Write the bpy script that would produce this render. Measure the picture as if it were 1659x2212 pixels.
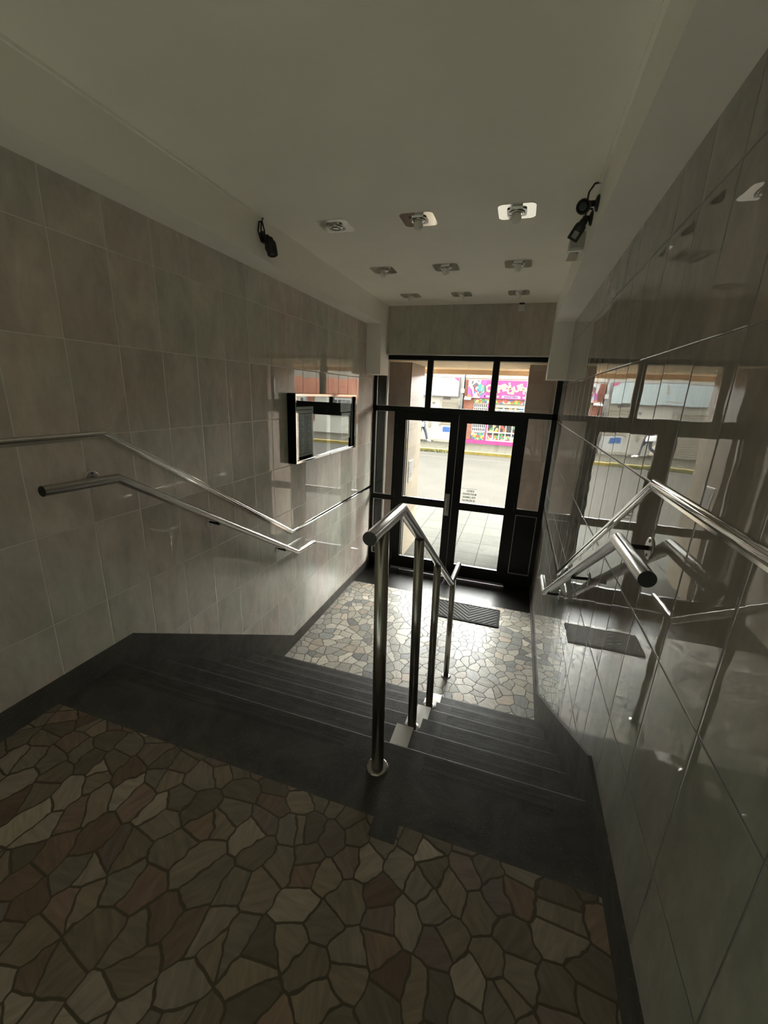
import bpy, bmesh, math, random
from mathutils import Vector, Matrix

# ------------------------------------------------------------------ reset
for o in list(bpy.data.objects):
    bpy.data.objects.remove(o)
SC = bpy.context.scene
COL = SC.collection
RND = random.Random(7)

# ------------------------------------------------------------------ camera
F_PX = 880.79
YAW, PITCH, ROLL = 0.3021, -0.2847, 0.0425
cam = bpy.data.cameras.new('camera')
cam_o = bpy.data.objects.new('camera', cam)
COL.objects.link(cam_o)
cam.sensor_fit = 'HORIZONTAL'
cam.sensor_width = 36.0
cam.lens = F_PX / 1659 * 36.0
cam.clip_start = 0.02
cam.clip_end = 300
cy, sy, cp, sp = math.cos(YAW), math.sin(YAW), math.cos(PITCH), math.sin(PITCH)
fw = Vector((-sy * cp, cy * cp, sp))
rt = Vector((cy, sy, 0))
up = rt.cross(fw)
r2 = math.cos(ROLL) * rt + math.sin(ROLL) * up
u2 = -math.sin(ROLL) * rt + math.cos(ROLL) * up
m = Matrix((r2, u2, -fw)).transposed().to_4x4()
m.translation = Vector((0, 0, 1.4))
cam_o.matrix_world = m
SC.camera = cam_o

# ------------------------------------------------------------------ world, sun, exposure
world = bpy.data.worlds.new('world')
SC.world = world
world.use_nodes = True
wn = world.node_tree
bgn = wn.nodes['Background']
# overcast sky: even veil plus the bright patch where the sun stands behind thin cloud, over the street
tcw = wn.nodes.new('ShaderNodeTexCoord')
dotn = wn.nodes.new('ShaderNodeVectorMath'); dotn.operation = 'DOT_PRODUCT'
SUN_DIR = Vector((0.22, 0.80, 0.56)).normalized()
dotn.inputs[1].default_value = SUN_DIR
wn.links.new(tcw.outputs['Generated'], dotn.inputs[0])
rampw = wn.nodes.new('ShaderNodeMapRange'); rampw.interpolation_type = 'SMOOTHSTEP'
rampw.inputs['From Min'].default_value = -0.15
rampw.inputs['From Max'].default_value = 0.98
rampw.inputs['To Min'].default_value = SKY_BASE = 1.0
rampw.inputs['To Max'].default_value = SKY_PEAK = 5.0
wn.links.new(dotn.outputs['Value'], rampw.inputs['Value'])
bgn.inputs['Color'].default_value = (1.0, 0.985, 0.95, 1)
wn.links.new(rampw.outputs[0], bgn.inputs['Strength'])

SC.view_settings.view_transform = 'Standard'
SC.view_settings.look = 'None'
SC.view_settings.gamma = 1.0
SC.view_settings.use_curve_mapping = False
SC.view_settings.exposure = 3.22
SC.cycles.max_bounces = 14
SC.cycles.diffuse_bounces = 8
SC.cycles.glossy_bounces = 6
SC.cycles.transmission_bounces = 8
SC.cycles.transparent_max_bounces = 16
SC.cycles.sample_clamp_indirect = 6.0
SC.cycles.use_denoising = True
SC.cycles.caustics_reflective = True

# ------------------------------------------------------------------ measures (metres; z = 0 is the upper floor)
XL, XR = -1.818, 0.421            # wall faces
XLB, XRB = -1.636, 0.232          # inner faces of the dropped beams
ZB, ZC = 2.164, 2.390             # beam underside / top of tiling, ceiling
YS, TR, RI = 1.329, 0.268, 0.1664 # first nosing, tread, riser
ZL = -6 * RI                      # lower floor
YD = 5.17                         # glazing frame, inner face
YSILL = 4.58
YBACK = -2.6
TW, TH = 0.25, 0.397
YF = 22.4                         # far side of the street
ZS = -1.0                         # pavement

# ------------------------------------------------------------------ node helpers
class G:
    """tiny node graph writer"""
    def __init__(s, name):
        s.m = bpy.data.materials.new(name)
        s.m.use_nodes = True
        s.t = s.m.node_tree
        s.t.nodes.clear()
        s.out = s.t.nodes.new('ShaderNodeOutputMaterial')
    def n(s, kind, **kw):
        nd = s.t.nodes.new(kind)
        for k, v in kw.items():
            setattr(nd, k, v)
        return nd
    def link(s, a, b):
        s.t.links.new(a, b)
    def put(s, sock, v):
        if v is None:
            return
        if isinstance(v, bpy.types.NodeSocket):
            s.link(v, sock)
        else:
            if sock.type == 'RGBA' and len(v) == 3:
                v = (*v, 1)
            sock.default_value = v
    def math(s, op, a, b=None, c=None):
        nd = s.n('ShaderNodeMath', operation=op)
        for i, v in enumerate((a, b, c)):
            s.put(nd.inputs[i], v)
        return nd.outputs[0]
    def xyz(s):
        tc = s.n('ShaderNodeTexCoord')
        sep = s.n('ShaderNodeSeparateXYZ')
        s.link(tc.outputs['Object'], sep.inputs[0])
        return tc.outputs['Object'], sep.outputs
    def vec(s, x, y, z=0.0):
        nd = s.n('ShaderNodeCombineXYZ')
        for i, v in enumerate((x, y, z)):
            s.put(nd.inputs[i], v)
        return nd.outputs[0]
    def noise(s, v, scale, detail=3.0, rough=0.55, dist=0.0):
        nd = s.n('ShaderNodeTexNoise')
        s.put(nd.inputs['Vector'], v)
        nd.inputs['Scale'].default_value = scale
        nd.inputs['Detail'].default_value = detail
        nd.inputs['Roughness'].default_value = rough
        nd.inputs['Distortion'].default_value = dist
        return nd.outputs['Fac']
    def ramp(s, f, stops, mode='LINEAR'):
        nd = s.n('ShaderNodeValToRGB')
        s.put(nd.inputs[0], f)
        cr = nd.color_ramp
        cr.interpolation = mode
        while len(cr.elements) < len(stops):
            cr.elements.new(0.5)
        for e, (p, c) in zip(cr.elements, stops):
            e.position = p
            e.color = (*c, 1) if len(c) == 3 else c
        return nd.outputs[0]
    def mix(s, f, a, b, mode='MIX'):
        nd = s.n('ShaderNodeMix', data_type='RGBA', blend_type=mode)
        s.put(nd.inputs[0], f)
        s.put(nd.inputs[6], a)
        s.put(nd.inputs[7], b)
        return nd.outputs[2]
    def bump(s, h, dist=1.0, strength=1.0):
        nd = s.n('ShaderNodeBump')
        s.put(nd.inputs['Height'], h)
        nd.inputs['Distance'].default_value = dist
        nd.inputs['Strength'].default_value = strength
        return nd.outputs[0]
    def bsdf(s, color, rough=0.5, metal=0.0, normal=None, ior=None, spec=None, aniso=None):
        b = s.n('ShaderNodeBsdfPrincipled')
        s.put(b.inputs['Base Color'], color)
        s.put(b.inputs['Roughness'], rough)
        s.put(b.inputs['Metallic'], metal)
        if normal is not None:
            s.link(normal, b.inputs['Normal'])
        if ior:
            b.inputs['IOR'].default_value = ior
        if spec is not None:
            b.inputs['Specular IOR Level'].default_value = spec
        if aniso is not None:
            b.inputs['Anisotropic'].default_value = aniso
        s.link(b.outputs[0], s.out.inputs[0])
        return s.m

MATS = {}
def flat(name, color, rough=0.5, metal=0.0, vary=0.06, scale=6.0, spec=None):
    if name in MATS:
        return MATS[name]
    g = G(name)
    co, _ = g.xyz()
    f = g.noise(co, scale, 4)
    lo = tuple(max(0, c * (1 - vary)) for c in color)
    hi = tuple(min(1, c * (1 + vary)) for c in color)
    MATS[name] = g.bsdf(g.ramp(f, [(0.3, lo), (0.7, hi)]), rough, metal, spec=spec)
    return MATS[name]

def tile_mat(name, axis, u0, grout, base=(0.53, 0.50, 0.445), rough=0.012, wav=1.0, th=TH, v0=1.956):
    g = G(name)
    co, s = g.xyz()
    u, v = s[axis], s[2]
    uu = g.math('DIVIDE', g.math('SUBTRACT', u, u0), TW)
    vv = g.math('DIVIDE', g.math('SUBTRACT', v, v0), th)
    fu, fv = g.math('FRACT', uu), g.math('FRACT', vv)
    iu, iv = g.math('FLOOR', uu), g.math('FLOOR', vv)
    # distance to the joint in metres
    du = g.math('MULTIPLY', g.math('MINIMUM', fu, g.math('SUBTRACT', 1.0, fu)), TW)
    dv = g.math('MULTIPLY', g.math('MINIMUM', fv, g.math('SUBTRACT', 1.0, fv)), th)
    d = g.math('MINIMUM', du, dv)
    gm = g.math('LESS_THAN', d, 0.0019)
    wn_ = g.n('ShaderNodeTexWhiteNoise', noise_dimensions='2D')
    g.link(g.vec(iu, iv), wn_.inputs['Vector'])
    sepc = g.n('ShaderNodeSeparateColor')
    g.link(wn_.outputs['Color'], sepc.inputs[0])
    # marbled glaze, stretched upright, shifted per tile
    off = g.math('MULTIPLY', wn_.outputs['Value'], 7.0)
    pv = g.vec(g.math('ADD', u, off), g.math('MULTIPLY', v, 0.45), off)
    n1 = g.noise(pv, 7.0, 5, 0.6, 0.6)
    n2 = g.noise(pv, 34.0, 4, 0.6)
    f = g.math('ADD', g.math('MULTIPLY', n1, 0.75), g.math('MULTIPLY', n2, 0.25))
    c = g.ramp(f, [(0.30, tuple(x * 0.78 for x in base)), (0.5, base), (0.68, tuple(x * 1.2 for x in base))])
    tint = g.math('ADD', 0.92, g.math('MULTIPLY', sepc.outputs[2], 0.14))
    c = g.mix(1.0, c, g.vec(tint, tint, tint), 'MULTIPLY')
    hue = g.noise(g.vec(u, v, 4.0), 1.6, 2)
    c = g.mix(1.0, c, g.ramp(hue, [(0.40, (0.97, 1.01, 0.97)), (0.62, (1.06, 0.97, 0.96))]), 'MULTIPLY')
    c = g.mix(gm, c, grout)
    # surface: small tilt of every tile, gentle waviness, pillowed edges
    tu = g.math('MULTIPLY', g.math('MULTIPLY', g.math('SUBTRACT', sepc.outputs[0], 0.5), g.math('SUBTRACT', fu, 0.5)), TW * 0.007 * wav)
    tv = g.math('MULTIPLY', g.math('MULTIPLY', g.math('SUBTRACT', sepc.outputs[1], 0.5), g.math('SUBTRACT', fv, 0.5)), TH * 0.005 * wav)
    w = g.math('MULTIPLY', g.noise(g.vec(u, v, off), 9.0, 1), 0.00022 * wav)
    w2 = g.math('MULTIPLY', g.noise(g.vec(u, v, off), 70.0, 2), 0.000004 * wav)
    edge = g.math('MULTIPLY', g.math('SMOOTH_MIN', g.math('DIVIDE', d, 0.004), 1.0, 0.6), 0.0011)
    h = g.math('ADD', g.math('ADD', tu, tv), g.math('ADD', g.math('ADD', w, w2), edge))
    rr = g.math('ADD', rough, g.math('MULTIPLY', gm, 0.5))
    return g.bsdf(c, rr, 0.0, g.bump(h), ior=1.5)

def paving_mat(name, palette, grout, scale, rough, seed):
    g = G(name)
    co, s = g.xyz()
    nd = g.n('ShaderNodeTexNoise')
    g.link(co, nd.inputs['Vector'])
    nd.inputs['Scale'].default_value = 1.7
    nd.inputs['Detail'].default_value = 0
    sc_ = g.n('ShaderNodeSeparateColor')
    g.link(nd.outputs['Color'], sc_.inputs[0])
    x = g.math('ADD', g.math('ADD', s[0], seed), g.math('MULTIPLY', sc_.outputs[0], 0.17))
    y = g.math('ADD', g.math('MULTIPLY', s[1], 0.92), g.math('MULTIPLY', sc_.outputs[1], 0.17))
    jag = g.noise(co, 22.0, 1)
    x = g.math('ADD', x, g.math('MULTIPLY', jag, 0.03))
    v = g.vec(x, y)
    e = g.n('ShaderNodeTexVoronoi', voronoi_dimensions='2D', feature='DISTANCE_TO_EDGE')
    c = g.n('ShaderNodeTexVoronoi', voronoi_dimensions='2D', feature='F1')
    for q in (e, c):
        g.link(v, q.inputs['Vector'])
        q.inputs['Scale'].default_value = scale
        q.inputs['Randomness'].default_value = 0.95
    sep = g.n('ShaderNodeSeparateColor')
    g.link(c.outputs['Color'], sep.inputs[0])
    n = len(palette)
    base = g.ramp(sep.outputs[0], [(i / n, p) for i, p in enumerate(palette)], 'CONSTANT')
    lum = g.math('ADD', 0.72, g.math('MULTIPLY', sep.outputs[1], 0.5))
    base = g.mix(1.0, base, g.vec(lum, lum, lum), 'MULTIPLY')
    # veins running in a direction of each stone
    ang = g.math('MULTIPLY', sep.outputs[2], 6.28)
    rot = g.n('ShaderNodeVectorRotate', rotation_type='Z_AXIS')
    g.link(co, rot.inputs['Vector'])
    g.link(ang, rot.inputs['Angle'])
    mp = g.n('ShaderNodeMapping')
    g.link(rot.outputs[0], mp.inputs[0])
    mp.inputs['Scale'].default_value = (1, 5, 1)
    vein = g.noise(mp.outputs[0], 11.0, 4, 0.6, 0.4)
    vv = g.ramp(vein, [(0.3, (0.78, 0.78, 0.78)), (0.7, (1.18, 1.18, 1.18))])
    base = g.mix(1.0, base, vv, 'MULTIPLY')
    wob = g.math('ADD', e.outputs['Distance'], g.math('MULTIPLY', g.math('SUBTRACT', g.noise(co, 60.0, 2), 0.5), 0.025))
    gm = g.ramp(wob, [(0.030, (1, 1, 1)), (0.048, (0, 0, 0))])
    col = g.mix(gm, base, grout)
    h = g.math('MULTIPLY', g.ramp(wob, [(0.02, (0, 0, 0)), (0.07, (1, 1, 1))]), 0.0004)
    h2 = g.math('MULTIPLY', g.noise(co, 5.0, 2), 0.0008)
    ro = g.math('ADD', g.math('ADD', rough, g.math('MULTIPLY', g.noise(co, 9.0, 4), 0.12)), g.math('MULTIPLY', gm, 0.3))
    return g.bsdf(col, ro, 0.0, g.bump(g.math('ADD', h, h2)), ior=1.5, spec=0.32)

def granite_mat(name, base=0.03, rough=0.36, grooves=None):
    g = G(name)
    co, s = g.xyz()
    cl = g.noise(co, 5.0, 5, 0.65, 1.2)
    col = g.ramp(cl, [(0.3, (base * 0.72, base * 0.66, base * 0.56)), (0.7, (base * 1.7, base * 1.55, base * 1.3))])
    vo = g.n('ShaderNodeTexVoronoi', feature='F1')
    g.link(co, vo.inputs['Vector'])
    vo.inputs['Scale'].default_value = 240
    sep = g.n('ShaderNodeSeparateColor')
    g.link(vo.outputs['Color'], sep.inputs[0])
    fl = g.math('MULTIPLY', g.math('GREATER_THAN', sep.outputs[0], 0.95), g.math('LESS_THAN', vo.outputs['Distance'], 0.35))
    col = g.mix(fl, col, (base * 3.4, base * 3.4, base * 3.1))
    ro = g.math('ADD', rough, g.math('MULTIPLY', g.noise(co, 14.0, 4), 0.2))
    h = g.math('MULTIPLY', g.noise(co, 80.0, 3), 0.0006)
    if grooves:
        # anti-slip cuts parallel to every nosing; distance behind the nosing repeats with the tread
        y0, xs = grooves
        k = g.math('FRACT', g.math('DIVIDE', g.math('SUBTRACT', s[1], y0), TR))
        back = g.math('MULTIPLY', g.math('SUBTRACT', 1.0, k), TR)
        # two bands: 30-60 mm and 72-98 mm behind the edge
        b1 = g.math('MULTIPLY', g.math('GREATER_THAN', back, 0.024), g.math('LESS_THAN', back, 0.063))
        b2 = g.math('MULTIPLY', g.math('GREATER_THAN', back, 0.080), g.math('LESS_THAN', back, 0.106))
        band = g.math('MAXIMUM', b1, b2)
        xm = None
        for a, b in xs:
            q = g.math('MULTIPLY', g.math('GREATER_THAN', s[0], a), g.math('LESS_THAN', s[0], b))
            xm = q if xm is None else g.math('MAXIMUM', xm, q)
        cut = g.math('LESS_THAN', g.math('FRACT', g.math('DIVIDE', back, 0.0075)), 0.38)
        worn = g.math('GREATER_THAN', g.noise(g.vec(g.math('MULTIPLY', s[0], 3.0), g.math('MULTIPLY', s[1], 60.0), s[2]), 1.6, 2), 0.42)
        front = g.math('GREATER_THAN', s[1], y0 - 0.15)
        mk = g.math('MULTIPLY', g.math('MULTIPLY', band, g.math('MULTIPLY', xm, front)), g.math('MULTIPLY', cut, worn))
        col = g.mix(mk, col, (0.004, 0.004, 0.004))
        h = g.math('SUBTRACT', h, g.math('MULTIPLY', mk, 0.002))
    return g.bsdf(col, ro, 0.0, g.bump(h), ior=1.5, spec=0.24)

def steel_mat(name, color=(0.56, 0.55, 0.53), rough=0.22, vary=0.12):
    g = G(name)
    co, s = g.xyz()
    n = g.noise(g.vec(g.math('MULTIPLY', s[0], 90.0), g.math('MULTIPLY', s[1], 4.0), g.math('MULTIPLY', s[2], 4.0)), 6.0, 3)
    ro = g.math('ADD', rough - vary / 2, g.math('MULTIPLY', n, vary))
    return g.bsdf(color, ro, 1.0)

def glass_mat(name, tint=(0.95, 0.97, 0.96), ior=1.45):
    g = G(name)
    t = g.n('ShaderNodeBsdfTransparent')
    t.inputs[0].default_value = (*tint, 1)
    gl = g.n('ShaderNodeBsdfGlossy')
    gl.inputs['Roughness'].default_value = 0.0
    gl.inputs['Color'].default_value = (1, 1, 1, 1)
    fr = g.n('ShaderNodeFresnel')
    geo = g.n('ShaderNodeNewGeometry')
    # same reflectance from either face of the pane
    io = g.math('ADD', g.math('MULTIPLY', geo.outputs['Backfacing'], 1.0 / ior - ior), ior)
    g.link(io, fr.inputs['IOR'])
    mx = g.n('ShaderNodeMixShader')
    g.link(fr.outputs[0], mx.inputs[0])
    g.link(t.outputs[0], mx.inputs[1])
    g.link(gl.outputs[0], mx.inputs[2])
    g.link(mx.outputs[0], g.out.inputs[0])
    return g.m

def grid_mat(name, axes, size, base, joint, jw=0.006, rough=0.6, vary=0.18, off=(0, 0), shift=0.0, spec=None):
    """rectangular slabs with joints; axes = (u, v) indices"""
    g = G(name)
    co, s = g.xyz()
    vv = g.math('DIVIDE', g.math('SUBTRACT', s[axes[1]], off[1]), size[1])
    iv = g.math('FLOOR', vv)
    uu = g.math('ADD', g.math('DIVIDE', g.math('SUBTRACT', s[axes[0]], off[0]), size[0]), g.math('MULTIPLY', iv, shift))
    fu, fv = g.math('FRACT', uu), g.math('FRACT', vv)
    du = g.math('MULTIPLY', g.math('MINIMUM', fu, g.math('SUBTRACT', 1.0, fu)), size[0])
    dv = g.math('MULTIPLY', g.math('MINIMUM', fv, g.math('SUBTRACT', 1.0, fv)), size[1])
    gm = g.math('LESS_THAN', g.math('MINIMUM', du, dv), jw / 2)
    wn_ = g.n('ShaderNodeTexWhiteNoise', noise_dimensions='2D')
    g.link(g.vec(g.math('FLOOR', uu), iv), wn_.inputs['Vector'])
    n = g.noise(co, 4.0, 5, 0.6, 0.5)
    lum = g.math('ADD', g.math('ADD', 1 - vary, g.math('MULTIPLY', wn_.outputs['Value'], vary)), g.math('MULTIPLY', g.math('SUBTRACT', n, 0.5), vary * 2))
    c = g.mix(1.0, base, g.vec(lum, lum, lum), 'MULTIPLY')
    c = g.mix(gm, c, joint)
    return g.bsdf(c, rough, 0.0, spec=spec)

def print_mat(name, cols, scale, axes=(0, 2), rough=0.5, back=None, cover=0.0):
    """printed / stacked toys: many small colour patches"""
    g = G(name)
    co, s = g.xyz()
    vo = g.n('ShaderNodeTexVoronoi', voronoi_dimensions='2D', feature='F1', distance='CHEBYCHEV')
    g.link(g.vec(s[axes[0]], s[axes[1]]), vo.inputs['Vector'])
    vo.inputs['Scale'].default_value = scale
    sep = g.n('ShaderNodeSeparateColor')
    g.link(vo.outputs['Color'], sep.inputs[0])
    c = g.ramp(sep.outputs[0], [(i / len(cols), q) for i, q in enumerate(cols)], 'CONSTANT')
    if back:
        c = g.mix(g.math('LESS_THAN', sep.outputs[1], cover), c, back)
    return g.bsdf(c, rough)

# ------------------------------------------------------------------ materials
M = {}
M['tile_l'] = tile_mat('glazed_wall_tile_light_joint', 1, 1.3127, (0.66, 0.63, 0.57))  # glint of the tile edges put into the pale joint colour
M['tile_r'] = tile_mat('glazed_wall_tile_dark_joint', 1, 1.335, (0.13, 0.125, 0.12), base=(0.29, 0.276, 0.246))  # same tile as the left wall, shade put into base and joint colour
M['tile_f'] = tile_mat('glazed_fascia_tile', 0, -1.61, (0.36, 0.345, 0.30), base=(0.46, 0.44, 0.38), rough=0.3, th=2.0, v0=1.0)
M['paint'] = flat('ceiling_paint', (0.93, 0.90, 0.82), 0.75, 0, 0.03, 2.0)
M['paint_beam'] = flat('beam_paint', (0.91, 0.885, 0.82), 0.6, 0, 0.03, 2.0)
M['paint_back'] = flat('back_wall_paint', (0.14, 0.135, 0.12), 0.8)
pal_up = [(0.185, 0.146, 0.102), (0.203, 0.160, 0.113), (0.167, 0.132, 0.092), (0.210, 0.171, 0.124), (0.174, 0.114, 0.079), (0.242, 0.198, 0.151),
          (0.157, 0.129, 0.092), (0.196, 0.155, 0.107), (0.174, 0.132, 0.110), (0.198, 0.136, 0.095), (0.175, 0.146, 0.110), (0.285, 0.237, 0.182)]
pal_lo = [(0.479, 0.447, 0.378), (0.505, 0.473, 0.412), (0.409, 0.378, 0.319), (0.539, 0.499, 0.428), (0.452, 0.421, 0.378), (0.522, 0.439, 0.353),
          (0.365, 0.353, 0.319), (0.487, 0.456, 0.386), (0.592, 0.550, 0.479), (0.461, 0.430, 0.361), (0.287, 0.284, 0.269), (0.522, 0.482, 0.403)]
M['pave_up'] = paving_mat('crazy_paving_warm', pal_up, (0.075, 0.060, 0.036), 12.2, 0.45, 3.1)
M['pave_lo'] = paving_mat('crazy_paving_grey', pal_lo, (0.11, 0.10, 0.08), 11.0, 0.30, 11.7)
M['granite'] = granite_mat('dark_granite', 0.052, 0.42)
M['granite_steps'] = granite_mat('dark_granite_grooved', 0.048, 0.36, (0.0, [(-1.66 + 0.7, -0.52 + 0.7), (-0.19 + 0.7, 0.29 + 0.7)]))   # measured from the staircase origin
M['granite_sill'] = granite_mat('black_granite', 0.010, 0.27)
M['steel'] = steel_mat('brushed_steel', (0.43, 0.415, 0.39), 0.24)
M['steel_dark'] = flat('steel_cap', (0.010, 0.009, 0.008), 0.5, 0.0)
M['chrome'] = steel_mat('polished_steel', (0.72, 0.71, 0.68), 0.09, 0.04)
M['mirror'] = steel_mat('mirror_steel', (0.82, 0.80, 0.76), 0.09, 0.03)
M['plate'] = steel_mat('satin_steel_plate', (0.60, 0.58, 0.55), 0.35, 0.1)
M['frame'] = flat('black_painted_steel', (0.0035, 0.0033, 0.0032), 0.35, 0, 0.1, 8, spec=0.25)
M['bead'] = steel_mat('glazing_bead_metal', (0.42, 0.41, 0.38), 0.35)
M['black'] = flat('black_plastic', (0.012, 0.012, 0.012), 0.45)
M['rubber'] = flat('dark_rubber', (0.022, 0.021, 0.020), 0.85, spec=0.2)
M['rubber_rib'] = flat('worn_rubber_rib', (0.11, 0.105, 0.095), 0.6)
M['glass'] = glass_mat('clear_window_glass')
M['glass_case'] = glass_mat('display_case_glass', (0.93, 0.95, 0.94), 1.85)
M['paper'] = flat('paper', (0.62, 0.62, 0.60), 0.7, 0, 0.03)
M['ink'] = flat('printed_ink', (0.05, 0.05, 0.06), 0.7)
M['vinyl'] = flat('grey_vinyl_letters', (0.10, 0.10, 0.10), 0.6)
M['bulb'] = flat('frosted_bulb', (0.85, 0.83, 0.78), 0.25)
M['white_plastic'] = flat('white_plastic', (0.62, 0.60, 0.55), 0.4)
M['grey_metal'] = flat('grey_metal_box', (0.42, 0.41, 0.38), 0.35, 0.3)
M['label'] = flat('camera_label', (0.30, 0.30, 0.30), 0.6)
M['stone'] = grid_mat('pink_stone_cladding', (1, 2), (0.45, 0.335), (0.17, 0.138, 0.098), (0.08, 0.065, 0.048), 0.007, 0.4, 0.3, (5.64, 0.98))
M['stone_f'] = grid_mat('brown_stone_face', (0, 2), (0.9, 0.66), (0.52, 0.40, 0.33), (0.35, 0.28, 0.23), 0.006, 0.5, 0.35, (-1.45, 0.62))
M['soffit'] = flat('beige_soffit', (0.80, 0.62, 0.40), 0.7)
M['asphalt'] = flat('pale_asphalt', (0.036, 0.0335, 0.0290), 0.9, 0, 0.07, 1.1, spec=0.03)
M['road_line'] = flat('road_paint', (0.05, 0.048, 0.043), 0.9, spec=0.03)
M['yellow'] = flat('yellow_kerb_paint', (0.12, 0.09, 0.012), 0.8, 0, 0.25, 5)
M['pavement'] = grid_mat('grey_pavement_slabs', (0, 1), (0.375, 0.49), (0.048, 0.0475, 0.0425), (0.018, 0.0176, 0.0158), 0.012, 0.9, 0.16, (-0.36, 6.22), 0.0, 0.03)
M['pavement_far'] = grid_mat('far_pavement_slabs', (0, 1), (0.8, 0.7), (0.050, 0.046, 0.036), (0.028, 0.026, 0.020), 0.03, 0.9, 0.12, (0, 0), 0.5, 0.03)
M['white_wall'] = flat('white_render', (0.29, 0.28, 0.245), 0.8, 0, 0.05, 0.8)
M['cream'] = flat('cream_render', (0.2016, 0.1872, 0.1512), 0.8, 0, 0.06)
M['shutter'] = grid_mat('roller_shutter', (0, 2), (60.0, 0.11), (0.1728, 0.1548, 0.1188), (0.072, 0.0648, 0.0504), 0.022, 0.6, 0.08)
M['brick'] = grid_mat('red_brick', (0, 2), (0.24, 0.075), (0.18, 0.054, 0.027), (0.18, 0.1224, 0.0936), 0.012, 0.85, 0.25, (0, 0), 0.5)
M['sign_blue'] = flat('pale_blue_sign', (0.216, 0.2556, 0.2592), 0.4, 0, 0.02)
M['sign_edge'] = flat('sign_edge_grey', (0.0864, 0.0828, 0.0864), 0.5)
M['pink'] = flat('pink_print', (0.2592, 0.0162, 0.108), 0.45)
M['purple'] = flat('purple_print', (0.162, 0.036, 0.18), 0.45)
M['lilac'] = flat('lilac_print', (0.2592, 0.216, 0.2736), 0.45)
M['letter'] = flat('yellow_letter', (0.2592, 0.2376, 0.108), 0.45)
M['white_print'] = flat('white_print', (0.2664, 0.2664, 0.2592), 0.45)
M['violet_ink'] = flat('violet_ink', (0.0576, 0.0072, 0.0792), 0.5)
M['teal'] = flat('teal_print', (0.0216, 0.1872, 0.1656), 0.45)
M['red'] = flat('red_print', (0.216, 0.0144, 0.0252), 0.45)
M['blue'] = flat('blue_print', (0.0072, 0.0576, 0.198), 0.45)
M['grey_print'] = flat('grey_print', (0.036, 0.0324, 0.0396), 0.45)
M['orange'] = flat('orange_print', (0.27, 0.09, 0.018), 0.45)
tc = [(0.252, 0.036, 0.0144), (0.27, 0.198, 0.018), (0.252, 0.09, 0.0108), (0.036, 0.144, 0.036), (0.27, 0.216, 0.072), (0.018, 0.072, 0.18), (0.252, 0.234, 0.18), (0.216, 0.018, 0.054)]
M['toys'] = print_mat('toy_print', tc, 9.0)
M['toys_dark'] = print_mat('toys_behind_glass', tc, 7.0, back=(0.009, 0.0108, 0.0108), cover=0.62)
M['dark_glass'] = flat('dark_shop_glass', (0.0108, 0.01188, 0.0108), 0.15)
M['skin'] = flat('skin', (0.45, 0.27, 0.19), 0.6)
M['hair'] = flat('dark_hair', (0.02, 0.015, 0.01), 0.7)
M['jeans'] = flat('dark_jeans', (0.025, 0.03, 0.045), 0.8)
M['coat'] = flat('charcoal_coat', (0.04, 0.04, 0.045), 0.8)
M['redcoat'] = flat('red_jacket', (0.50, 0.03, 0.06), 0.8)
M['pale_cloth'] = flat('pale_trousers', (0.55, 0.50, 0.40), 0.8)
M['bag'] = flat('white_bag', (0.62, 0.62, 0.62), 0.6)
M['leaf'] = flat('weeds', (0.06, 0.065, 0.018), 0.8, 0, 0.5, 20)
M['plum_roof'] = flat('terracotta_render', (0.52, 0.20, 0.13), 0.8)

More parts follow.
